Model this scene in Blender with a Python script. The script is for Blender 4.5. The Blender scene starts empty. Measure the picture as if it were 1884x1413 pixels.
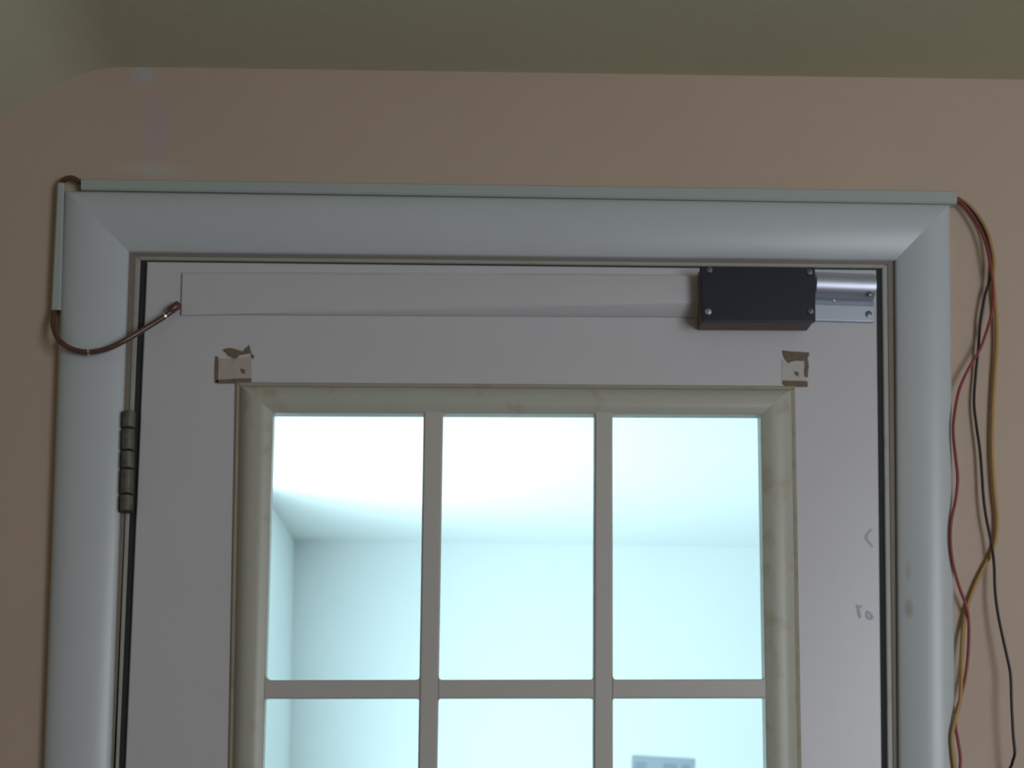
import bpy, bmesh, math, random
from mathutils import Vector, Matrix, noise

random.seed(4)
scene = bpy.context.scene
COL = scene.collection
R = math.radians

# ------------------------------------------------------------------ camera
F, PX, PY = 2400.0, 942.0, 1256.0            # focal length and principal point of the 1884 x 1413 frame
YAW, PITCH, ROLL = R(2.8), R(4.2), 0.0064
CAM = Vector((0.0, -1.62, 1.40))
fw = Vector((math.sin(YAW) * math.cos(PITCH), math.cos(YAW) * math.cos(PITCH), math.sin(PITCH)))
rt = Vector((math.cos(YAW), -math.sin(YAW), 0))
up = rt.cross(fw)
RT = rt * math.cos(ROLL) + up * math.sin(ROLL)
UP = up * math.cos(ROLL) - rt * math.sin(ROLL)
cd = bpy.data.cameras.new('camera')
cam = bpy.data.objects.new('camera', cd)
COL.objects.link(cam)
cam.matrix_world = Matrix(((RT.x, UP.x, -fw.x, CAM.x), (RT.y, UP.y, -fw.y, CAM.y),
                           (RT.z, UP.z, -fw.z, CAM.z), (0, 0, 0, 1)))
cd.sensor_width = 36
cd.lens = F / 1884 * 36
cd.shift_y = (PY - 706.5) / 1884
cd.clip_start = 0.05
cd.dof.use_dof = True                                  # the hand-held photograph is slightly soft
cd.dof.focus_distance = 1.25
cd.dof.aperture_fstop = 9.0
scene.camera = cam


def ray(px, py):
    return fw + RT * ((px - PX) / F) - UP * ((py - PY) / F)


def at(px, py, Y):
    """the point of the plane y = Y that stands at this pixel"""
    d = ray(px, py)
    return CAM + d * ((Y - CAM.y) / d.y)


# ------------------------------------------------------------------ light, exposure
w = bpy.data.worlds.new('world')
scene.world = w
w.use_nodes = True
w.node_tree.nodes['Background'].inputs[0].default_value = (0.75, 0.9, 1.0, 1)
w.node_tree.nodes['Background'].inputs[1].default_value = 0.15
scene.view_settings.view_transform = 'Standard'
scene.view_settings.look = 'None'
scene.view_settings.exposure = 0
scene.view_settings.gamma = 1
scene.view_settings.use_curve_mapping = False


def area(name, loc, target, sx, sy, power, color, spread=180):
    l = bpy.data.lights.new(name, 'AREA')
    l.shape = 'RECTANGLE'
    l.size, l.size_y = sx, sy
    l.energy = power
    l.color = color
    l.spread = R(spread)
    o = bpy.data.objects.new(name, l)
    COL.objects.link(o)
    o.location = loc
    o.rotation_euler = (Vector(target) - Vector(loc)).to_track_quat('-Z', 'Z').to_euler()
    return o


# daylight coming in through the near room's window, behind the camera and to the right
area('window_daylight', (1.68, -2.42, 1.6), (0.1, 0, 1.55), 1.0, 1.3, 26.5, (0.865, 0.92, 1.0))
# daylight at the window in the left wall of the far room (its opening is in wall_far_left)
area('far_window_daylight', (-0.88, 1.80, 1.0), (0.5, 2.42, 1.35), 0.95, 1.2, 90, (0.70, 0.895, 1.0))


# ------------------------------------------------------------------ materials
def lin(c):
    return tuple(((x / 255) / 12.92 if x / 255 <= 0.04045 else ((x / 255 + 0.055) / 1.055) ** 2.4) for x in c) + (1,)


def material(name, col, rough=0.5, metal=0.0, vary=0.06, scale=9.0, bump=0.0, bscale=200.0, spec=0.5, stains=(), dirt=None):
    """painted / plain surface with a little tonal unevenness, fine relief and optional stains (centre, radii, colour, amount)"""
    m = bpy.data.materials.new(name)
    m.use_nodes = True
    nt = m.node_tree
    N, L = nt.nodes, nt.links
    b = N['Principled BSDF']
    b.inputs['Roughness'].default_value = rough
    b.inputs['Metallic'].default_value = metal
    b.inputs['Specular IOR Level'].default_value = spec
    tc = N.new('ShaderNodeTexCoord')
    nz = N.new('ShaderNodeTexNoise')
    nz.inputs['Scale'].default_value = scale
    nz.inputs['Detail'].default_value = 5
    L.new(tc.outputs['Object'], nz.inputs['Vector'])
    mx = N.new('ShaderNodeMix')
    mx.data_type = 'RGBA'
    c = lin(col)
    mx.inputs[6].default_value = tuple(x * (1 - vary) for x in c[:3]) + (1,)
    mx.inputs[7].default_value = tuple(min(1, x * (1 + vary)) for x in c[:3]) + (1,)
    L.new(nz.outputs['Fac'], mx.inputs[0])
    out = mx.outputs[2]
    if dirt:                                   # grime gathered in patches: colour, threshold, noise scale
        dc, lo, ds = dirt
        n2 = N.new('ShaderNodeTexNoise')
        n2.inputs['Scale'].default_value = ds
        n2.inputs['Detail'].default_value = 4
        L.new(tc.outputs['Object'], n2.inputs['Vector'])
        mr = N.new('ShaderNodeMapRange')
        mr.inputs['From Min'].default_value = lo
        mr.inputs['From Max'].default_value = lo + 0.22
        mr.inputs['To Max'].default_value = 0.6
        L.new(n2.outputs['Fac'], mr.inputs['Value'])
        m2 = N.new('ShaderNodeMix')
        m2.data_type = 'RGBA'
        L.new(mr.outputs['Result'], m2.inputs[0])
        L.new(out, m2.inputs[6])
        m2.inputs[7].default_value = lin(dc)
        out = m2.outputs[2]
    for (cx, cy, cz), (rx, ry, rz), sc, amt in stains:
        mp = N.new('ShaderNodeMapping')
        mp.inputs['Location'].default_value = (-cx / rx, -cy / ry, -cz / rz)
        mp.inputs['Scale'].default_value = (1 / rx, 1 / ry, 1 / rz)
        L.new(tc.outputs['Object'], mp.inputs['Vector'])
        ln = N.new('ShaderNodeVectorMath')
        ln.operation = 'LENGTH'
        L.new(mp.outputs['Vector'], ln.inputs[0])
        n3 = N.new('ShaderNodeTexNoise')
        n3.inputs['Scale'].default_value = 35
        L.new(tc.outputs['Object'], n3.inputs['Vector'])
        ad = N.new('ShaderNodeMath')
        ad.operation = 'ADD'
        L.new(ln.outputs['Value'], ad.inputs[0])
        L.new(n3.outputs['Fac'], ad.inputs[1])
        mr = N.new('ShaderNodeMapRange')
        mr.inputs['From Min'].default_value = 1.6
        mr.inputs['From Max'].default_value = 0.8
        mr.inputs['To Max'].default_value = amt
        L.new(ad.outputs['Value'], mr.inputs['Value'])
        m3 = N.new('ShaderNodeMix')
        m3.data_type = 'RGBA'
        L.new(mr.outputs['Result'], m3.inputs[0])
        L.new(out, m3.inputs[6])
        m3.inputs[7].default_value = lin(sc)
        out = m3.outputs[2]
    L.new(out, b.inputs['Base Color'])
    if bump:
        nb = N.new('ShaderNodeTexNoise')
        nb.inputs['Scale'].default_value = bscale
        nb.inputs['Detail'].default_value = 3
        L.new(tc.outputs['Object'], nb.inputs['Vector'])
        bp = N.new('ShaderNodeBump')
        bp.inputs['Strength'].default_value = bump
        bp.inputs['Distance'].default_value = 0.002
        L.new(nb.outputs['Fac'], bp.inputs['Height'])
        L.new(bp.outputs['Normal'], b.inputs['Normal'])
    return m


def glass_material():
    m = bpy.data.materials.new('window_glass')
    m.use_nodes = True
    nt = m.node_tree
    N, L = nt.nodes, nt.links
    N.remove(N['Principled BSDF'])
    tr = N.new('ShaderNodeBsdfTransparent')
    tr.inputs[0].default_value = (0.95, 0.99, 0.985, 1)
    gl = N.new('ShaderNodeBsdfGlossy')
    gl.inputs['Roughness'].default_value = 0.02
    fr = N.new('ShaderNodeFresnel')
    fr.inputs['IOR'].default_value = 1.45
    mx = N.new('ShaderNodeMixShader')
    L.new(fr.outputs[0], mx.inputs[0])
    L.new(tr.outputs[0], mx.inputs[1])
    L.new(gl.outputs[0], mx.inputs[2])
    L.new(mx.outputs[0], N['Material Output'].inputs['Surface'])
    return m


def wp(px, py, Y=0.0):
    p = at(px, py, Y)
    return (p.x, p.y, p.z)


M = {}
M['wall'] = material('peach_wall_paint', (196, 175, 158), 0.6, vary=0.05, scale=5, bump=0.15, bscale=120, spec=0.3, stains=[
    (wp(268, 140), (0.017, 0.05, 0.017), (182, 192, 205), 0.6),
    (wp(290, 235), (0.022, 0.05, 0.055), (190, 170, 180), 0.6),
    (wp(285, 312), (0.05, 0.05, 0.012), (190, 198, 192), 0.5)])
M['ceiling'] = material('olive_white_ceiling_paint', (200, 201, 174), 0.8, vary=0.06, scale=4, bump=0.2, bscale=90, spec=0.2)
M['trim'] = material('white_trim_paint', (198, 205, 210), 0.32, vary=0.03, scale=14, bump=0.05, bscale=60, stains=[
    (wp(1672, 1120, -0.012), (0.006, 0.05, 0.014), (150, 140, 112), 0.5),
    (wp(1671, 1050, -0.012), (0.004, 0.05, 0.016), (170, 165, 145), 0.4)])
M['jamb'] = material('aged_jamb_paint', (170, 171, 164), 0.45, vary=0.05, scale=20, dirt=((140, 120, 100), 0.56, 30))
M['door'] = material('white_door_paint', (206, 205, 210), 0.3, vary=0.03, scale=10, bump=0.05, bscale=50)
M['lite'] = material('yellowed_lite_frame', (187, 188, 175), 0.38, vary=0.05, scale=22, dirt=((140, 124, 96), 0.58, 26))
M['muntin'] = material('greyed_muntin_plastic', (196, 193, 188), 0.4, vary=0.03, scale=16)
M['caulk'] = material('grimy_caulk', (134, 124, 114), 0.7, vary=0.1, scale=40)
M['glass'] = glass_material()
M['gap_shade'] = material('dark_gap_shade', (58, 58, 62), 0.8, vary=0.15, scale=60, spec=0.2)  # shade of the door gaps put into the colour
M['sealant'] = material('brownish_sealant', (166, 158, 140), 0.6, vary=0.08, scale=40, dirt=((120, 100, 76), 0.58, 24))
M['bronze'] = material('dull_bronze_hinge', (112, 110, 98), 0.55, 0.25, vary=0.3, scale=60, dirt=((56, 52, 46), 0.48, 90))
M['hinge_dark'] = material('dark_hinge_leaf', (70, 66, 58), 0.6, 0.2, vary=0.15, scale=50)
M['channel'] = material('white_plastic_channel', (176, 186, 182), 0.35, vary=0.03, scale=30)
M['bar'] = material('white_bar_paint', (206, 205, 209), 0.3, vary=0.03, scale=12)
M['black'] = material('black_satin_cover', (32, 37, 54), 0.35, vary=0.12, scale=25, bump=0.05)
M['box_body'] = material('brown_grey_box_shell', (112, 98, 88), 0.55, vary=0.12, scale=60)
M['alu'] = material('brushed_aluminium', (200, 207, 222), 0.42, 0.75, vary=0.05, scale=30)
M['alu_flat'] = material('aluminium_flange', (186, 194, 210), 0.42, 0.6, vary=0.05, scale=30)
M['groove'] = material('dull_aluminium_groove', (150, 156, 164), 0.5, 0.4, vary=0.06, scale=30)
M['screw'] = material('bright_screw_steel', (225, 230, 235), 0.22, 0.85, vary=0.05, scale=80)
M['screw_dull'] = material('dull_screw_steel', (120, 124, 140), 0.4, 0.7, vary=0.1, scale=80)
M['cable'] = material('brown_cable_jacket', (96, 68, 58), 0.25, vary=0.2, scale=80)
M['red'] = material('red_wire_jacket', (146, 62, 66), 0.4, vary=0.12, scale=40)
M['dark'] = material('black_wire_jacket', (40, 36, 42), 0.35, vary=0.2, scale=40)
M['yellow'] = material('yellow_wire_jacket', (178, 142, 82), 0.4, vary=0.12, scale=40)
M['glue'] = material('brown_glue_residue', (122, 104, 88), 0.8, vary=0.25, scale=180, bump=0.4, bscale=400)
M['scar'] = material('pale_plate_scar', (190, 190, 186), 0.5, vary=0.06, scale=80, dirt=((160, 140, 120), 0.6, 120))
M['scar_tan'] = material('tan_plate_scar', (186, 176, 168), 0.5, vary=0.06, scale=80, dirt=((150, 128, 108), 0.58, 120))
M['pencil'] = material('blue_grey_pencil', (180, 186, 197), 0.6, vary=0.06, scale=300)
M['far_wall'] = material('white_far_wall_paint', (232, 238, 238), 0.7, vary=0.02, scale=4, spec=0.2)
M['far_ceiling'] = material('white_far_ceiling_paint', (234, 239, 239), 0.8, vary=0.02, scale=4, spec=0.2)
M['floor'] = material('grey_brown_carpet', (120, 108, 96), 0.95, vary=0.15, scale=60, bump=0.5, bscale=400, spec=0.1)
M['notice'] = material('grey_blue_notice', (158, 168, 176), 0.7, vary=0.08, scale=30)
M['notice_dark'] = material('notice_print_bands', (138, 150, 162), 0.7, vary=0.1, scale=60)


# ------------------------------------------------------------------ mesh helpers
class MB:
    def __init__(s):
        s.v, s.f = [], []

    def add(s, vs, fs):
        k = len(s.v)
        s.v += [tuple(v) for v in vs]
        s.f += [tuple(i + k for i in f) for f in fs]
        return s

    def box(s, lo, hi):
        (a, b, c), (d, e, g) = lo, hi
        return s.prism([(a, c), (d, c), (d, g), (a, g)], b, e)

    def prism(s, poly, y0, y1, chamfer=0.0):
        """outline in the x-z plane (any winding) from front y0 to back y1, front edge optionally chamfered"""
        n = len(poly)
        area2 = sum(poly[i][0] * poly[(i + 1) % n][1] - poly[(i + 1) % n][0] * poly[i][1] for i in range(n))
        if area2 < 0:
            poly = poly[::-1]
        rings = []
        if chamfer:
            rings.append((inset(poly, chamfer), y0))
            rings.append((poly, y0 + chamfer))
        else:
            rings.append((poly, y0))
        rings.append((poly, y1))
        vs = [(p[0], y, p[1]) for pl, y in rings for p in pl]
        fs = [tuple(range(n))]
        for r in range(len(rings) - 1):
            for i in range(n):
                j = (i + 1) % n
                fs.append((r * n + j, r * n + i, (r + 1) * n + i, (r + 1) * n + j))
        b = (len(rings) - 1) * n
        fs.append(tuple(b + i for i in range(n))[::-1])
        return s.add(vs, fs)

    def tube(s, pts, r, seg=10, caps=True):
        n = len(pts)
        rs = r if isinstance(r, (list, tuple)) else [r] * n
        pts = [Vector(p) for p in pts]
        vs, fs = [], []
        ref = None
        for i, p in enumerate(pts):
            t = (pts[min(i + 1, n - 1)] - pts[max(i - 1, 0)]).normalized()
            if ref is None:
                ref = t.orthogonal().normalized()
            ref = (ref - t * ref.dot(t)).normalized()
            bi = t.cross(ref)
            for k in range(seg):
                a = 2 * math.pi * k / seg
                vs.append(p + (ref * math.cos(a) + bi * math.sin(a)) * rs[i])
        for i in range(n - 1):
            for k in range(seg):
                q = (k + 1) % seg
                fs.append((i * seg + k, i * seg + q, (i + 1) * seg + q, (i + 1) * seg + k))
        if caps:
            fs.append(tuple(range(seg))[::-1])
            fs.append(tuple((n - 1) * seg + k for k in range(seg)))
        return s.add(vs, fs)

    def sheet(s, rows):
        """grid of points"""
        n = len(rows[0])
        vs = [p for r in rows for p in r]
        fs = [(i * n + j, i * n + j + 1, (i + 1) * n + j + 1, (i + 1) * n + j) for i in range(len(rows) - 1) for j in range(n - 1)]
        return s.add(vs, fs)

    def build(s, name, mat, parent=None, smooth=None, bevel=0.0):
        me = bpy.data.meshes.new(name)
        o0 = Vector((0, 0, 0))
        me.from_pydata(s.v, [], s.f)
        bm = bmesh.new()
        bm.from_mesh(me)
        bmesh.ops.recalc_face_normals(bm, faces=bm.faces[:])
        bm.to_mesh(me)
        bm.free()
        me.materials.append(mat)
        o = bpy.data.objects.new(name, me)
        COL.objects.link(o)
        if bevel:
            b = o.modifiers.new('soft_edges', 'BEVEL')
            b.width = bevel
            b.segments = 2
            b.limit_method = 'ANGLE'
            b.angle_limit = R(40)
        if smooth:
            for p in me.polygons:
                p.use_smooth = True
            me.set_sharp_from_angle(angle=R(smooth))
        if parent is not None:
            o.parent = parent
            o.matrix_parent_inverse = parent.matrix_world.inverted()
        return o


def inset(poly, d):
    n = len(poly)
    out = []
    for i in range(n):
        a, b, c = Vector(poly[i - 1]), Vector(poly[i]), Vector(poly[(i + 1) % n])
        e1, e2 = (b - a).normalized(), (c - b).normalized()
        n1, n2 = Vector((-e1.y, e1.x)), Vector((-e2.y, e2.x))
        m = (n1 + n2)
        m = m / max(0.25, m.dot(n1)) if m.length > 1e-6 else n1
        out.append(tuple(b + m * d))
    return out


def smooth_path(pts, k=5):
    P = [Vector(p) for p in pts]
    out = []
    for i in range(len(P) - 1):
        a, b, c, d = P[max(i - 1, 0)], P[i], P[i + 1], P[min(i + 2, len(P) - 1)]
        for j in range(k):
            t = j / k
            out.append(0.5 * (2 * b + (c - a) * t + (2 * a - 5 * b + 4 * c - d) * t * t + (3 * b - a - 3 * c + d) * t ** 3))
    out.append(P[-1])
    return out


def tag(o, label=None, cat=None, group=None, kind=None):
    if label: o['label'] = label
    if cat: o['category'] = cat
    if group: o['group'] = group
    if kind: o['kind'] = kind
    return o


def empty(name, loc):
    o = bpy.data.objects.new(name, None)
    COL.objects.link(o)
    o.location = loc
    o.empty_display_size = 0.02
    bpy.context.view_layer.update()
    return o


def xz(px, py, Y):
    p = at(px, py, Y)
    return Vector((p.x, p.z))


class Line:
    """a straight edge on a plane y = Y, read off at two pixels"""
    def __init__(s, a, b, Y):
        s.a, s.b = xz(a[0], a[1], Y), xz(b[0], b[1], Y)

    def X(s, z):
        return s.a.x + (s.b.x - s.a.x) * (z - s.a.y) / (s.b.y - s.a.y)

    def Z(s, x):
        return s.a.y + (s.b.y - s.a.y) * (x - s.a.x) / (s.b.x - s.a.x)

    def shift(s, dx, dz):
        q = Line.__new__(Line)
        q.a, q.b = s.a + Vector((dx, dz)), s.b + Vector((dx, dz))
        return q


def meet(v, h):
    z = h.a.y
    for _ in range(8):
        x = v.X(z)
        z = h.Z(x)
    return Vector((x, z))


# ------------------------------------------------------------------ measurements
ceil_line = Line((165, 122), (1860, 146), 0)
ZC = ceil_line.Z(0.0)                                   # ceiling height
slope_a, slope_b = xz(165, 122, 0), xz(0, 222, 0)
NX0, NX1, NY0 = -1.55, 2.05, -3.4                       # near room
WT = 0.12                                               # wall thickness
DY = -0.001                                             # door face

jl = Line((257, 485), (217, 1413), DY)                  # inner edges of the jamb
jr = Line((1624, 500), (1634, 1413), DY)
jt = Line((260, 477), (1620, 492), DY)
dl = Line((270, 485), (230, 1413), DY)                  # door edges
dr = Line((1612.5, 500), (1622.5, 1413), DY)
dt = Line((270, 481), (1612, 496), DY)
CY = -0.010
col_o = Line((118, 352), (80, 1413), CY)                # casing, outer and inner edges
cor_o = Line((1748, 374), (1758, 1413), CY)
coh_o = Line((118, 351), (1748, 376), CY)
CYI = -0.006
col_i = Line((236, 462), (202, 1413), CYI)
cor_i = Line((1648, 480), (1655, 1413), CYI)
coh_i = Line((236, 462), (1648, 478), CYI)

V2_ = lambda p: Vector((p[0], p[1]))

# ------------------------------------------------------------------ room shell
def quad_wall(name, polys, mat):
    m = MB()
    for pts in polys:
        m.add(pts, [tuple(range(len(pts)))])
    return tag(m.build(name, mat), kind='structure')


# wall with the door opening: a ring of prisms behind the casing
o_tl, o_tr = meet(jl.shift(-0.012, 0), jt.shift(0, 0.012)), meet(jr.shift(0.012, 0), jt.shift(0, 0.012))
zl = slope_b.y + (slope_a.y - slope_b.y) * (NX0 - slope_b.x) / (slope_a.x - slope_b.x)
mw = MB()
mw.prism([(NX0, 0), (jl.X(0) - 0.012, 0), tuple(o_tl), (o_tl.x, ceil_line.Z(o_tl.x)), tuple(slope_a), (NX0, zl)], 0, WT)
mw.prism([tuple(o_tl), tuple(o_tr), (o_tr.x, ceil_line.Z(o_tr.x)), (o_tl.x, ceil_line.Z(o_tl.x))], 0, WT)
mw.prism([(jr.X(0) + 0.012, 0), (NX1, 0), (NX1, ceil_line.Z(NX1)), (o_tr.x, ceil_line.Z(o_tr.x)), tuple(o_tr)], 0, WT)
tag(mw.build('wall_back', M['wall']), 'peach painted wall around the white door, with a few pale touch-up patches', 'wall', kind='structure')

zr = ceil_line.Z(NX1)                                   # flat part, a soft turn, then the part that slopes down to the left
d0 = (V2_(slope_b) - V2_(slope_a)).normalized()
d1 = V2_((NX1, zr)) - V2_(slope_a)
d1.normalize()
pa, pb = V2_(slope_a) + d0 * 0.05, V2_(slope_a) + d1 * 0.05
turn = [((1 - t) ** 2 * pa + 2 * t * (1 - t) * V2_(slope_a) + t * t * pb) for t in [k / 8 for k in range(9)]]
line = [V2_((NX0, zl))] + turn + [V2_((NX1, zr))]
mc = MB().sheet([[(p.x, y, p.y) for p in line] for y in (NY0, 0.0)])
mc.sheet([[(p.x, y, p.y + 0.05) for p in line] for y in (NY0, 0.0)])
tag(mc.build('ceiling', M['ceiling'], smooth=30), 'dim olive-white ceiling that slopes down at its left side', 'ceiling', kind='structure')
tag(MB().box((NX0, NY0, -0.03), (NX1, 0.0, 0.0)).build('floor', M['floor']), 'grey-brown carpet floor below the frame', 'floor', kind='structure')
tag(MB().box((NX0 - 0.1, NY0, 0), (NX0, 0, zl)).build('wall_left', M['wall']), 'peach side wall of the dim near room', 'wall', kind='structure')
# right wall with a window opening for the daylight, and the wall behind the camera
tag(MB().box((NX1, NY0, 0), (NX1 + 0.1, 0, zr)).build('wall_right', M['wall']), 'peach right-hand wall of the near room', 'wall', kind='structure')
tag(MB().box((NX0, NY0 - 0.1, 0), (NX1, NY0, zr)).build('wall_front', M['wall']), 'peach wall behind the viewer', 'wall', kind='structure')

# far room seen through the glass
FZ = ZC
dcor = ray(541, 994)
tcor = (FZ - CAM.z) / dcor.z
FCOR = CAM + dcor * tcor
FY, FX0, FX1 = FCOR.y, FCOR.x, 2.2
tag(MB().box((FX0 - 0.08, FY, 0), (FX1 + 0.08, FY + 0.08, FZ)).build('wall_far', M['far_wall']), 'bright white wall at the far end of the room behind the glass', 'wall', kind='structure')
WY0, WY1, WZ0, WZ1 = 0.95, 2.42, 0.25, FZ - 0.04         # window opening out of view
mfl = MB()
mfl.box((FX0 - 0.14, WT, 0), (FX0, WY0, FZ)).box((FX0 - 0.14, WY1, 0), (FX0, FY, FZ))
mfl.box((FX0 - 0.14, WY0, 0), (FX0, WY1, WZ0)).box((FX0 - 0.14, WY0, WZ1), (FX0, WY1, FZ))
tag(mfl.build('wall_far_left', M['far_wall']), 'short strip of white side wall at the left in the room behind the glass', 'wall', kind='structure')
tag(MB().box((FX1, WT, 0), (FX1 + 0.08, FY, FZ)).build('wall_far_right', M['far_wall']), 'white right side wall of the room behind the glass', 'wall', kind='structure')
tag(MB().box((FX0 - 0.08, WT, FZ), (FX1 + 0.08, FY + 0.08, FZ + 0.05)).build('ceiling_far', M['far_ceiling']), 'bright white ceiling of the room behind the glass', 'ceiling', kind='structure')
tag(MB().box((FX0 - 0.08, 0.0, -0.03), (FX1 + 0.08, FY + 0.08, 0)).build('floor_far', M['floor']), 'floor of the room behind the glass', 'floor', kind='structure')
tag(MB().box((FX0 - 0.08, WT, 0), (o_tl.x - 0.05, WT + 0.012, FZ)).build('wall_far_near', M['far_wall']), 'white near wall of the bright room', 'wall', kind='structure')

# ------------------------------------------------------------------ door frame: casing, caulk line, jamb, stop
# clamshell profile from outer edge (0) to inner edge (1): fraction across, depth
PROFILE = [(0, 0.0), (0, 0.009), (0.025, 0.0125), (0.06, 0.0146), (0.11, 0.0165), (0.18, 0.0183), (0.27, 0.0195), (0.38, 0.0199), (0.48, 0.0194), (0.58, 0.0182),
           (0.68, 0.0164), (0.78, 0.0140), (0.86, 0.0116), (0.93, 0.0091), (0.98, 0.0068), (1.0, 0.0052), (1.0, 0.0)]


def casing(name, ends, label):
    """ends: two (outer, inner) pairs in x-z"""
    rows = []
    for (o, i) in ends:
        rows.append([(o.x + (i.x - o.x) * t, -d, o.y + (i.y - o.y) * t) for t, d in PROFILE])
    m = MB().sheet(rows)
    for r, k in ((rows[0], 1), (rows[-1], -1)):
        m.add(r, [tuple(range(len(r)))[::k]])
    n = len(PROFILE)
    m.add([rows[0][0], rows[0][-1], rows[-1][-1], rows[-1][0]], [(0, 1, 2, 3)])
    return tag(m.build(name, M['trim'], smooth=50), label, 'door casing', kind='structure')


oTL, oTR = meet(col_o, coh_o), meet(cor_o, coh_o)
iTL, iTR = meet(col_i, coh_i), meet(cor_i, coh_i)
V2 = lambda x, z: Vector((x, z))
casing('trim_1', [(oTL, iTL), (V2(col_o.X(0), 0), V2(col_i.X(0), 0))], 'white left upright of the door casing, crossed by the brown cable loop')
casing('trim_2', [(oTR, iTR), (V2(cor_o.X(0), 0), V2(cor_i.X(0), 0))], 'white right upright of the door casing, beside the hanging wires')
casing('trim_3', [(oTL, iTL), (oTR, iTR)], 'white head piece of the door casing, under the long wire channel')


def frame_ring(name, L0, R0, T0, L1, R1, T1, y0, y1, mat, parent=None, chamfer=0.0, zb=0.0):
    """three-sided frame between an outer and an inner set of edges"""
    a, b, c, d = meet(L0, T0), meet(R0, T0), meet(L1, T1), meet(R1, T1)
    m = MB()
    m.prism([(L0.X(zb), zb), (L1.X(zb), zb), tuple(c), tuple(a)], y0, y1, chamfer)
    m.prism([tuple(a), tuple(b), tuple(d), tuple(c)], y0, y1, chamfer)
    m.prism([(R0.X(zb), zb), (R1.X(zb), zb), tuple(d), tuple(b)], y0, y1, chamfer)
    return m.build(name, mat, parent)


jamb = frame_ring('door_jamb', jl.shift(-0.012, 0), jr.shift(0.012, 0), jt.shift(0, 0.012), jl, jr, jt, 0.0005, WT + 0.012, M['jamb'], chamfer=0.0012)
tag(jamb, 'yellowed narrow door jamb between white casing and door edge', 'door jamb', kind='structure')
s = 0.022
ws = frame_ring('gap_shade_strip', jl, jr, jt, dl.shift(-0.0006, 0), dr.shift(0.0006, 0), dt.shift(0, 0.0006), 0.0035, 0.010, M['gap_shade'], jamb)  # dark strip added to stand in for shade in the gaps
ws['label'] = 'added dark strip for the shade in the gap around the door'
stop = frame_ring('stop', jl, jr, jt, jl.shift(s, 0), jr.shift(-s, 0), jt.shift(0, -s), 0.0425, 0.055, M['jamb'], jamb)
ck = frame_ring('caulk_line', col_i.shift(-0.001, 0), cor_i.shift(0.001, 0), coh_i.shift(0, 0.001), jl.shift(-0.0055, 0), jr.shift(0.0068, 0), jt.shift(0, 0.0045), -0.0008, 0.0005, M['caulk'], jamb)
ck['label'] = 'brown grimy joint line'

# ------------------------------------------------------------------ door
DT = 0.040                                              # thickness
zb = 0.008
row_top = Line((510, 760), (1390, 762), DY)
row_bot = Line((510, 1251), (1390, 1249.5), DY)
bar_bot = Line((510, 1284.5), (1390, 1284), DY)
MY = DY - 0.009                                         # front of the muntins
row_top, row_bot, bar_bot = (Line((510, 759), (1390, 762), MY), Line((510, 1251), (1390, 1249.5), MY), Line((510, 1285), (1390, 1284), MY))
period = row_top.Z(0.06) - bar_bot.Z(0.06)
cols = [(Line((502, 770), (488, 1250), MY), Line((779, 770), (771.5, 1250), MY)),
        (Line((815.5, 770), (807.5, 1250), MY), Line((1094, 770), (1092.5, 1250), MY)),
        (Line((1127.5, 770), (1128, 1250), MY), Line((1400, 770), (1408, 1250), MY))]
bots = [row_bot.shift(0, -period * k) for k in range(5)]
tops = [row_top] + [bar_bot.shift(0, -period * k) for k in range(4)]
lf_l = Line((434, 720), (421, 1413), DY)                # outer edge of the lite frame
lf_r = Line((1462, 720), (1474, 1413), DY)
lf_t = Line((440, 704), (1460, 711), DY)
lf_bz = bots[-1].Z(0) - 0.03

door = empty('door_1', ((dl.X(0) + dr.X(0)) / 2, DY, 0))
tag(door, 'white door with a three-column grid of glass panes, black box at its top right', 'door', kind='structure')
dTL, dTR = meet(dl, dt), meet(dr, dt)
# slab: stiles and rails around the glazed opening
ins = 0.022
hl, hr, ht = lf_l.shift(ins, 0), lf_r.shift(-ins, 0), lf_t.shift(0, -ins)
hb = lf_bz + ins
a, b = meet(hl, ht), meet(hr, ht)
ms = MB()
outer = [(dl.X(zb), zb), (dr.X(zb), zb), tuple(dTR), tuple(dTL)]
inner = [(hl.X(hb), hb), (hr.X(hb), hb), tuple(b), tuple(a)]
vs = []
for (poly, y) in ((inset(outer, 0.0015), DY), (outer, DY + 0.0015), (outer, DY + DT), (inner, DY + DT), (inner, DY)):
    vs += [(p[0], y, p[1]) for p in poly]
fs = []
for r in range(5):
    q = (r + 1) % 5
    for i in range(4):
        j = (i + 1) % 4
        fs.append((r * 4 + i, r * 4 + j, q * 4 + j, q * 4 + i))
ms.add(vs, fs)
slab = ms.build('slab', M['door'], door)

# lite frame: moulded section from the outer edge (0) to the glass edge (1)
cl, cr = cols[0][0], cols[2][1]
ff_l, ff_r, ff_t = lf_l.shift(0.005, 0), lf_r.shift(-0.005, 0), lf_t.shift(0, -0.005)
oz = [V2(ff_l.X(lf_bz), lf_bz), V2(ff_r.X(lf_bz), lf_bz), meet(ff_r, ff_t), meet(ff_l, ff_t)]
iz = [meet(cl, bots[-1]), meet(cr, bots[-1]), meet(cr, row_top), meet(cl, row_top)]
LP = [(0, 0.0), (0.0, 0.003), (0.07, 0.0065), (0.16, 0.0095), (0.26, 0.0115), (0.42, 0.0125), (0.60, 0.0125), (0.70, 0.0120), (0.78, 0.0108),
      (0.97, 0.0088), (1.0, 0.0075), (1.0, -0.010)]
sides = [('lite_frame_rail', 3, 2), ('lite_frame_rail', 0, 1), ('lite_frame_stile', 0, 3), ('lite_frame_stile', 1, 2)]
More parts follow.
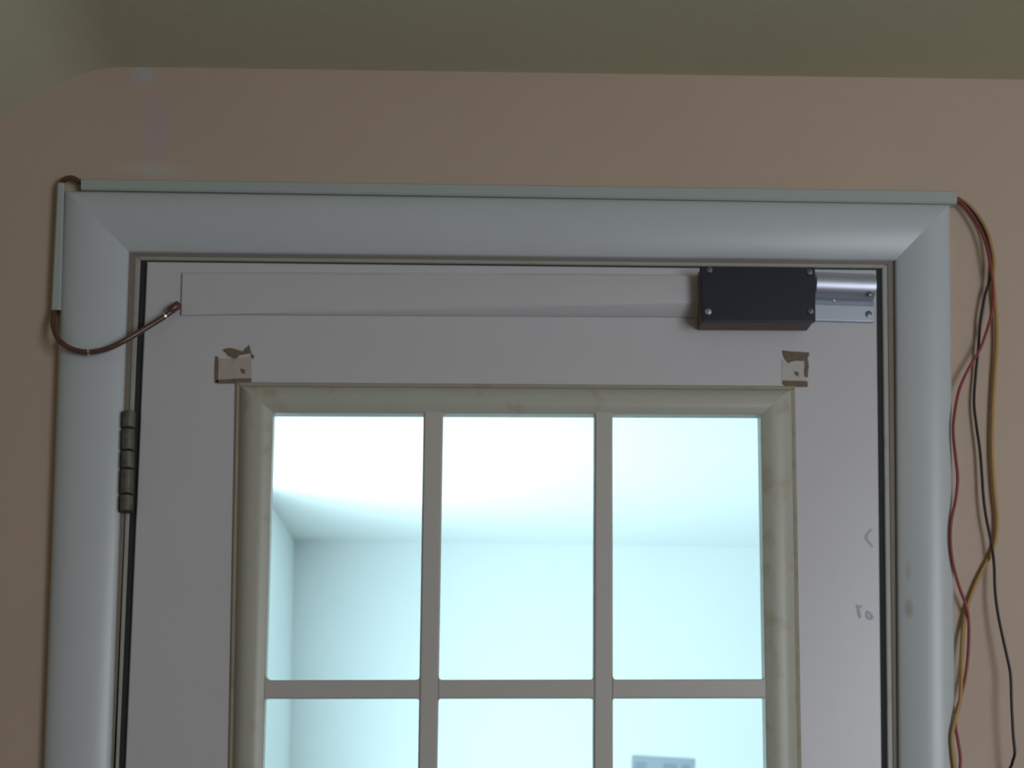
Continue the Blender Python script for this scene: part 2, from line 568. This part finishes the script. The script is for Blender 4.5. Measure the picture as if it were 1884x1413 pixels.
for nm, p, q in sides:
    rows = [[(oz[k].x + (iz[k].x - oz[k].x) * t, DY - d, oz[k].y + (iz[k].y - oz[k].y) * t) for t, d in LP] for k in (p, q)]
    m = MB().sheet(rows)
    m.build(nm, M['lite'], door, smooth=35)

sl = frame_ring('sealant_line', lf_l, lf_r, lf_t, lf_l.shift(0.006, 0), lf_r.shift(-0.006, 0), lf_t.shift(0, -0.006),
                DY - 0.0035, DY - 0.0002, M['sealant'], door, 0.0015, lf_bz)
sl['label'] = 'brownish sealant line around the glazing'
# vertical muntins, then the crossbars with small moulded corners
for i in range(2):
    L_, R_ = cols[i][1], cols[i + 1][0]
    zt, zbm = row_top.Z(L_.X(row_top.a.y)) + 0.004, bots[-1].Z(0) - 0.002
    poly = [(L_.X(zbm), zbm), (R_.X(zbm), zbm), (R_.X(zt), zt), (L_.X(zt), zt)]
    MB().prism(poly, MY, DY + 0.006, 0.0022).build('muntin', M['muntin'], door)


def fillet(cx, cz, sx, sz, r, n=5):
    """concave quarter corner starting on the crossbar edge, ending on the upright"""
    return [(cx + sx * (r - r * math.sin(k / n * math.pi / 2)), cz + sz * (r - r * math.cos(k / n * math.pi / 2))) for k in range(n + 1)]


for r in range(4):
    hb_, ht_ = tops[r + 1], bots[r]                     # lower edge of the bar, upper edge of the bar
    for c in range(3):
        L_, R_ = cols[c]
        tl, tr, bl, br = meet(L_, ht_), meet(R_, ht_), meet(L_, hb_), meet(R_, hb_)
        e = 0.0005
        rr = 0.008 if c == 0 else 0.004
        xl = lambda z: L_.X(z)
        up_, dn_ = [], []                               # upper and lower outline, left to right
        up_ += fillet(tl.x, tl.y, 1, 1, rr)[::-1][::-1]
        up_ = sorted(up_ + fillet(tr.x, tr.y, -1, 1, 0.004))
        dn_ = sorted(fillet(bl.x, bl.y, 1, -1, 0.003) + fillet(br.x, br.y, -1, -1, 0.003))
        xs = sorted({round(p[0], 6) for p in up_ + dn_})

        def at_x(o, x):
            for p, q in zip(o, o[1:]):
                if p[0] <= x <= q[0] + 1e-6:
                    t = (x - p[0]) / max(1e-9, q[0] - p[0])
                    return p[1] + (q[1] - p[1]) * t
            return (o[0] if x < o[0][0] else o[-1])[1]
        m = MB()
        ch = 0.0012
        rows = []
        for x in xs:
            zu, zd = at_x(up_, x), at_x(dn_, x)
            rows.append([(x, DY + 0.006, zu), (x, MY + 0.0004 + ch, zu), (x, MY + 0.0004, zu - ch), (x, MY + 0.0004, zd + ch), (x, MY + 0.0004 + ch, zd), (x, DY + 0.006, zd)])
        m.sheet(rows)
        m.add(rows[0], [tuple(range(6))])
        m.add(rows[-1], [tuple(range(6))[::-1]])
        m.add([p for r_ in rows for p in (r_[0], r_[5])], [(2 * i, 2 * i + 1, 2 * i + 3, 2 * i + 2) for i in range(len(rows) - 1)])
        m.build('crossbar', M['muntin'], door)
GY = DY + 0.0062
for r in range(5):
    for c in range(3):
        L_, R_ = cols[c]
        e = 0.003
        p = [meet(L_, bots[r]), meet(R_, bots[r]), meet(R_, tops[r]), meet(L_, tops[r])]
        poly = [(p[0].x - e, p[0].y - e), (p[1].x + e, p[1].y - e), (p[2].x + e, p[2].y + e), (p[3].x - e, p[3].y + e)]
        MB().prism(poly, GY, GY + 0.004).build('glass_pane', M['glass'], door)

# hinge on the left edge, painted over and dirty
h_top, h_bot = at(239, 757, -0.006), at(234, 943, -0.006)
hg = MB()
leafx = at(226, 850, -0.004).x
d_ = (h_bot - h_top)
hl_poly = [(at(224, 758, -.004).x, h_top.z), (at(252, 758, -.004).x, h_top.z), (at(246, 941, -.004).x, h_bot.z), (at(219, 941, -.004).x, h_bot.z)]
hg.prism(hl_poly, -0.0062, -0.0036)
hinge = hg.build('hinge', M['hinge_dark'], door)
hinge['label'] = 'dull bronze hinge'
gaps = [0, 0.18, 0.40, 0.58, 0.83, 1.0]
for k in range(5):
    p0, p1 = h_top + d_ * (gaps[k] + 0.008), h_top + d_ * (gaps[k + 1] - 0.008)
    rad = 0.0076
    pts = [p0, p0 + (p1 - p0) * 0.04, p0 + (p1 - p0) * 0.96, p1]
    pts = [q + Vector((0, -0.004, 0)) for q in pts]
    MB().tube(pts, [rad * 0.86, rad, rad, rad * 0.86], 14).build('knuckle', M['bronze'], hinge, smooth=40)

# torn bracket scars on the door, each with brown glue residue
def blob(pxs, Y, th, jit=0.0):
    pts = []
    n = len(pxs)
    for i in range(n):
        a, b = pxs[i], pxs[(i + 1) % n]
        for k in range(3):
            t = k / 3
            x, y = a[0] + (b[0] - a[0]) * t, a[1] + (b[1] - a[1]) * t
            if jit:
                x += random.uniform(-jit, jit)
                y += random.uniform(-jit, jit)
            q = xz(x, y, Y)
            pts.append((q.x, q.y))
    return MB().prism(pts, Y, DY + 0.0002)


sc1 = blob([(1439, 662), (1482, 662), (1484, 702), (1438, 704)], DY - 0.0006, 0, 0.5).build('bracket_scar', M['scar'], door)
sc1['label'] = 'pale square scar with brown glue residue under the black box'
for pts in ([(1439, 645), (1489, 649), (1485, 663), (1462, 664), (1451, 668), (1443, 660)],
            [(1480, 664), (1488, 664), (1487, 694), (1480, 692)],
            [(1440, 699), (1486, 702), (1487, 712), (1450, 712), (1441, 708)],
            [(1462, 682), (1471, 687), (1469, 693), (1463, 689)]):
    blob(pts, DY - 0.0011, 0, 0.8).build('glue_mark', M['glue'], sc1)
sc2 = blob([(400, 660), (462, 656), (463, 702), (399, 704)], DY - 0.0006, 0, 0.6).build('bracket_scar', M['scar_tan'], door)
sc2['label'] = 'pale square scar with brown glue residue at the left'
for pts in ([(409, 643), (424, 640), (447, 646), (458, 635), (462, 650), (445, 652), (432, 660), (420, 654)],
            [(396, 655), (402, 657), (401, 704), (395, 704)],
            [(462, 650), (468, 655), (466, 660), (462, 657)],
            [(398, 698), (462, 696), (463, 705), (399, 706)],
            [(443, 678), (451, 680), (450, 687), (444, 686)]):
    blob(pts, DY - 0.0011, 0, 0.8).build('glue_mark', M['glue'], sc2)


# faint pencil marks near the right door edge
def stroke(pts, wpx, lift=0.0003):
    path = smooth_path([Vector((*xz(p[0], p[1], DY - 0.0003), 0)) for p in pts], 4)
    wd = wpx / 1500 / 2
    l_, r_ = [], []
    for i, p in enumerate(path):
        t = (path[min(i + 1, len(path) - 1)] - path[max(i - 1, 0)]).normalized()
        n_ = Vector((-t.y, t.x, 0))
        ww = wd * (0.6 + 0.4 * math.sin(math.pi * i / (len(path) - 1)))
        l_.append((p + n_ * ww).to_2d())
        r_.append((p - n_ * ww).to_2d())
    m = MB()
    for i in range(len(path) - 1):
        m.prism([tuple(l_[i]), tuple(l_[i + 1]), tuple(r_[i + 1]), tuple(r_[i])], DY - lift - 0.00001 * i, DY + 0.0002)
    return m


for strokes in ([[(1604, 973), (1596, 982), (1594, 990), (1599, 998), (1606, 1006)]],
                [[(1574, 1114), (1580, 1116), (1586, 1115)], [(1579, 1116), (1580, 1126), (1583, 1137)]],
                [[(1595, 1124), (1594, 1132), (1599, 1138), (1605, 1136), (1600, 1128), (1595, 1124)]]):
    m = MB()
    for n_st, st in enumerate(strokes):
        m_ = stroke(st, 5.5, 0.0003 + 0.0003 * n_st)
        m.add(m_.v, m_.f)
    o = m.build('pencil_mark', M['pencil'], door)
    o['label'] = 'faint blue-grey pencil mark'

# ------------------------------------------------------------------ long white bar across the top of the door
BY = DY - 0.017
rows = []
bt = Line((335, 492), (1283, 501), BY)
bm_ = Line((335, 571), (1283, 557), BY)                 # where the front turns under
bb = Line((335, 578), (1283, 583), DY - 0.003)
barx0, barx1 = at(331, 530, BY).x, at(1300, 530, BY).x
nb = 24
for k in range(nb + 1):
    x = barx0 + (barx1 - barx0) * k / nb
    zt, zm, zb_ = bt.Z(x), bm_.Z(x), bb.Z(x)
    d = 0.0035 + 0.0105 * min(1, k / nb * 1.4)
    h = zt - zm
    rows.append([(x, DY, zt), (x, DY - d * .55, zt), (x, DY - d * .85, zt - .0015), (x, DY - d, zt - .005), (x, DY - d, zm + .004), (x, DY - d * .96, zm + .0012),
                 (x, DY - d * .85, zm - .001), (x, DY - .0035, zb_ + .0004), (x, DY - .002, zb_), (x, DY, zb_)])
BP = rows[0]
m = MB().sheet(rows)
m.add(rows[0], [tuple(range(len(BP)))])
m.add(rows[-1], [tuple(range(len(BP)))[::-1]])
m.add([rows[0][0], rows[0][-1], rows[-1][-1], rows[-1][0]], [(0, 1, 2, 3)])
bar = m.build('lock_bar', M['bar'], smooth=40)
tag(bar, 'long white bar across the top of the door, ending at the black box', 'bar')

# ------------------------------------------------------------------ black box
XY = DY - 0.037
bx = [xz(1288, 489, XY), xz(1500, 491, XY), xz(1501, 592, XY), xz(1292, 591, XY)]
box = empty('junction_box', (bx[3].x * 0.5 + bx[2].x * 0.5, DY, bx[2].y))
tag(box, 'black rectangular box with four screws at the top right of the door', 'box')
pol = [tuple(p) for p in (bx[3], bx[2], bx[1], bx[0])]
body_in = inset(pol, 0.0012)
MB().prism(body_in, XY + 0.006, DY - 0.0002).build('shell', M['box_body'], box, bevel=0.0008)['label'] = 'brownish grey shell behind the cover'
MB().prism(pol, XY, XY + 0.006).build('cover', M['black'], box, bevel=0.0015)
for px, py, mm in ((1303, 574, 'screw'), (1305, 497, 'screw_dull'), (1491, 573, 'screw_dull'), (1489, 501, 'screw_dull')):
    c = at(px, py, XY)
    m = MB()
    m.tube([c + Vector((0, 0.001, 0)), c + Vector((0, -0.0012, 0)), c + Vector((0, -0.0022, 0)), c + Vector((0, -0.0026, 0))], [0.0042, 0.0042, 0.0032, 0.001], 14)
    sc_ = m.build('screw', M[mm], box, smooth=30)
    ms_ = MB()
    ms_.add([(c.x - .0003 + .0022 * q + .0012 * q2, c.y - 0.0028, c.z + .006 * (-q) + 0.0004 * q2) for q, q2 in ((-.4, -.4), (-.4, .4), (.4, .4), (.4, -.4))], [(0, 1, 2, 3)])
    ms_.build('slot', M['hinge_dark'], sc_)

# ------------------------------------------------------------------ aluminium rail at the right of the box
rail = empty('aluminium_rail', (at(1556, 545, DY).x, DY, at(1556, 590, DY).z))
tag(rail, 'short silver metal rail between the black box and the right door edge', 'rail')
ax0, ax1 = at(1500, 540, DY - 0.015).x, at(1609, 540, DY - 0.015).x
zt0, zb0 = at(1556, 499, DY - 0.015).z, at(1556, 547, DY - 0.015).z
tilt = -0.010
prof = []
cz, rz = (zt0 + zb0) / 2, (zt0 - zb0) / 2
for k in range(15):
    a_ = math.pi * k / 14
    prof.append((cz + rz * math.cos(a_), 0.004 + 0.020 * math.sin(a_) ** 0.8))
prof = [(cz + rz, 0.0)] + prof + [(cz - rz, 0.0)]
rows = [[(x, DY - d, z + tilt * (x - ax0)) for z, d in prof] for x in (ax0, ax0 + (ax1 - ax0) * .5, ax1)]
m = MB().sheet(rows)
m.add(rows[0], [tuple(range(len(prof)))])
m.add(rows[-1], [tuple(range(len(prof)))[::-1]])
m.build('rounded_rail', M['alu'], rail, smooth=40)
ax1r = ax1
ax1 = at(1609, 575, DY - 0.004).x
gz0, gz1 = at(1556, 548, DY - 0.004).z, at(1556, 562, DY - 0.004).z
fz1 = at(1556, 591, DY - 0.005).z
m = MB().prism([(ax0, gz1), (ax1, gz1 + tilt * (ax1 - ax0)), (ax1, gz0 + tilt * (ax1 - ax0)), (ax0, gz0)], DY - 0.003, DY - 0.0001)
m.build('groove', M['groove'], rail)
m = MB().prism([(ax0, fz1), (ax1, fz1 + tilt * (ax1 - ax0) * .3), (ax1, gz1 + tilt * (ax1 - ax0) * .5), (ax0, gz1)], DY - 0.006, DY - 0.0001)
m.build('flange', M['alu_flat'], rail, bevel=0.001)
for px, py, yy, mm, rr in ((1598, 578, DY - 0.006, 'screw_dull', .0042), (1600, 541, DY - 0.022, 'screw_dull', .003), (1534, 553, DY - 0.003, 'screw', .0022)):  # last one is a bright dot added for a glint in the groove
    c = at(px, py, yy)
    MB().tube([c + Vector((0, 0.0015, 0)), c + Vector((0, -0.001, 0)), c + Vector((0, -0.0016, 0))], [rr, rr, rr * .6], 12).build('screw', M[mm], rail, smooth=30)

# ------------------------------------------------------------------ wire channels
def channel(name, quad, y0, y1, label, open_ends=True):
    """hollow four-sided duct on the wall: quad = ring a (two corners) and ring b"""
    (a0, a1), (b0, b1) = quad
    t = 0.0012
    ca = [(a0, y0), (a1, y0), (a1, y1), (a0, y1)]
    vs, fs = [], []
    for (p, q) in ((a0, a1), (b0, b1)):
        dirv = (q - p).normalized()
        pi, qi = p + dirv * t, q - dirv * t
        vs += [(p.x, y1, p.y), (p.x, y0 + .002, p.y), (p.x + dirv.x * .002, y0, p.y + dirv.y * .002), (q.x - dirv.x * .002, y0, q.y - dirv.y * .002), (q.x, y0 + .002, q.y), (q.x, y1, q.y)]
        vs += [(pi.x, y1 - .0005, pi.y), (pi.x, y0 + t, pi.y), (qi.x, y0 + t, qi.y), (qi.x, y1 - .0005, qi.y)]
    n = 10
    for i in range(5):
        fs.append((i, i + 1, n + i + 1, n + i))
    for i in range(6, 9):
        fs.append((i, n + i, n + i + 1, i + 1))
    fs.append((0, n, n + 5, 5))
    for k in (0, n):
        fs += [(k + 0, k + 1, k + 7, k + 6), (k + 1, k + 2, k + 7), (k + 2, k + 3, k + 8, k + 7), (k + 3, k + 4, k + 8), (k + 4, k + 5, k + 9, k + 8)]
    o = MB().add(vs, fs).build(name, M['channel'], smooth=30)
    return tag(o, label, 'wire channel')


CHY = -0.014
channel('wire_channel', ((xz(149, 328, CHY), xz(149, 348, CHY)), (xz(1761, 350, CHY), xz(1761, 374, CHY))), CHY, -0.0003,
        'long thin white wire channel along the top of the door casing')
channel('wire_channel', ((xz(104.5, 336, CHY), xz(117.5, 336, CHY)), (xz(93, 570, CHY), xz(111.5, 570, CHY))), CHY, -0.0003,
        'short upright white wire channel beside the left casing, above the brown cable loop')

# ------------------------------------------------------------------ cables and wires
K = lambda px, py, Y: at(px, py, Y)
cab = [K(230, 339, -.007), K(190, 338.5, -.007), K(160, 337, -.007), K(146, 334, -.009), K(134, 328, -.011), K(122, 329, -.010), K(113, 336, -.008), K(110.5, 350, -.007), K(107, 440, -.007), K(101.5, 550, -.007),
       K(99, 572, -.010), K(97.5, 595, -.016), K(103, 616, -.024), K(114, 631, -.028), K(132, 642, -.029), K(152, 647, -.029), K(170, 647.5, -.029), K(196, 642, -.028),
       K(222, 630.5, -.026), K(248, 616, -.022), K(276, 599, -.016), K(300, 584, -.013), K(318, 571, -.010), K(329, 561, -.008)]
path = smooth_path(cab, 6)
cable = tag(MB().tube(path, 0.0034, 12).build('brown_cable', M['cable'], smooth=60), 'brown cable looping from the left wire channel over the casing to the door top', 'cable')
e0, e1 = K(311, 573, -.011), K(330, 559, -.008)
MB().tube([e0, e0 + (e1 - e0) * .1, e0 + (e1 - e0) * .9, e1], [.0040, .0052, .0052, .004], 12).build('end_sleeve', M['cable'], cable, smooth=40)
for px, py in ((168, 646), (302, 577)):                 # bright bands added for the highlights on the shiny cable
    i = min(range(len(path)), key=lambda q: (path[q] - K(px, py, -.02)).length)
    t_ = (path[i + 1] - path[i - 1]).normalized()
    MB().tube([path[i] - t_ * .0012, path[i] + t_ * .0012], 0.0040, 12).build('glint_band', M['screw'], cable, smooth=40)


def wire(name, mat, rad, pts, y, label):
    """pts: pixels on the way down; y: distance from the wall per point (number or list)"""
    ys = y
    P = [K(p[0], p[1], ys(p[1])) for p in pts]
    last = P[-1]
    for k in range(1, 6):                               # on down below the frame
        P.append(Vector((last.x + 0.008 * math.sin(k * 1.7), -rad - 0.004, last.z - 0.12 * k)))
    o = MB().tube(smooth_path(P, 6), rad, 10).build(name, mat, smooth=60)
    return tag(o, label, 'wire')


def lerp_y(keys):
    def f(py):
        for (a, ya), (b, yb) in zip(keys, keys[1:]):
            if py <= b:
                t = max(0, (py - a) / (b - a))
                return ya + (yb - ya) * t
        return keys[-1][1]
    return f


wire('red_wire', M['red'], 0.0019, [(1735, 364), (1752, 364), (1763, 369), (1776, 381), (1790, 399), (1803, 421), (1813, 446), (1821, 480), (1826, 520), (1827, 556), (1821, 590), (1804, 640), (1781, 680), (1764, 720), (1755, 770), (1754, 800), (1758, 840),
      (1762, 880), (1758, 920), (1750, 960), (1749, 1000), (1754, 1040), (1765, 1080), (1776, 1110), (1782, 1140), (1782, 1190), (1777, 1240), (1768, 1280), (1759, 1310),
      (1758, 1335), (1763, 1365), (1767, 1395), (1765, 1425), (1759, 1460)],
     lerp_y([(364, -.0110), (480, -.016), (700, -.016), (780, -.020), (1020, -.020), (1120, -.010), (1300, -.012), (1460, -.012)]),
     'thin red wire hanging in curves along the right edge of the casing')
wire('black_wire', M['dark'], 0.0018, [(1735, 363), (1752, 363), (1764, 367), (1779, 379), (1794, 396), (1807, 417), (1816, 440), (1823, 480), (1821, 512), (1812, 545), (1804, 590), (1800, 640), (1795, 690), (1792, 740), (1796, 780), (1803, 830),
      (1807, 880), (1809, 910), (1814, 950), (1824, 1000), (1829, 1040), (1831, 1090), (1838, 1140), (1851, 1200), (1859, 1240), (1861, 1290), (1864, 1350), (1867, 1385), (1862, 1405), (1857, 1440)],
     lerp_y([(363, -.0070), (480, -.0115), (600, -.0085), (700, -.006), (1000, -.0125), (1200, -.022), (1300, -.026), (1390, -.026), (1440, -.010)]),
     'thin black wire hanging furthest from the casing, on the peach wall')
wire('yellow_wire', M['yellow'], 0.0024, [(1735, 362), (1752, 362), (1765, 366), (1781, 377), (1797, 394), (1810, 414), (1820, 438), (1828, 478), (1827, 510), (1830, 545), (1833, 590), (1833, 640), (1829, 700), (1826, 760), (1825, 830),
      (1829, 900), (1834, 950), (1832, 990), (1825, 1015), (1812, 1040), (1797, 1070), (1785, 1100), (1776, 1130), (1771, 1170), (1769, 1220), (1768, 1260), (1766, 1290), (1757, 1325), (1751, 1355), (1753, 1390), (1757, 1425), (1752, 1460)],
     lerp_y([(362, -.0027), (480, -.006), (560, -.007), (700, -.006), (980, -.006), (1015, -.005), (1120, -.005), (1250, -.018), (1340, -.021), (1460, -.019)]),
     'yellow wire crossing behind the black wire and joining the red one')

# ------------------------------------------------------------------ notice on the far wall
ny = FY - 0.004
q = [xz(1163, 1389, ny), xz(1278, 1396, ny)]
dv = q[1] - q[0]
dn = Vector((dv.y, -dv.x))
hgt = 1.3
q2, q3 = q[1] + dn * hgt, q[0] + dn * hgt
pn = MB().prism([tuple(q3), tuple(q2), tuple(q[1]), tuple(q[0])], ny, FY - 0.0002).build('wall_notice', M['notice'])
tag(pn, 'grey-blue paper notice on the far wall, seen through the lower right pane', 'notice', kind='thing')
for t0, t1 in ((0.05, 0.24), (0.5, 0.72), (0.8, 0.93)):
    s0 = [q[0] + dv * t0 + dn * 0.10, q[0] + dv * t1 + dn * 0.10, q[0] + dv * t1 + dn * 0.9, q[0] + dv * t0 + dn * 0.9]
    MB().prism([tuple(p) for p in s0], ny - 0.0006, ny - 0.0001).build('print_band', M['notice_dark'], pn)
print('CEIL', ZC, 'FAR', FCOR, 'door top', dTL, dTR, 'slope', slope_a, slope_b, zl)
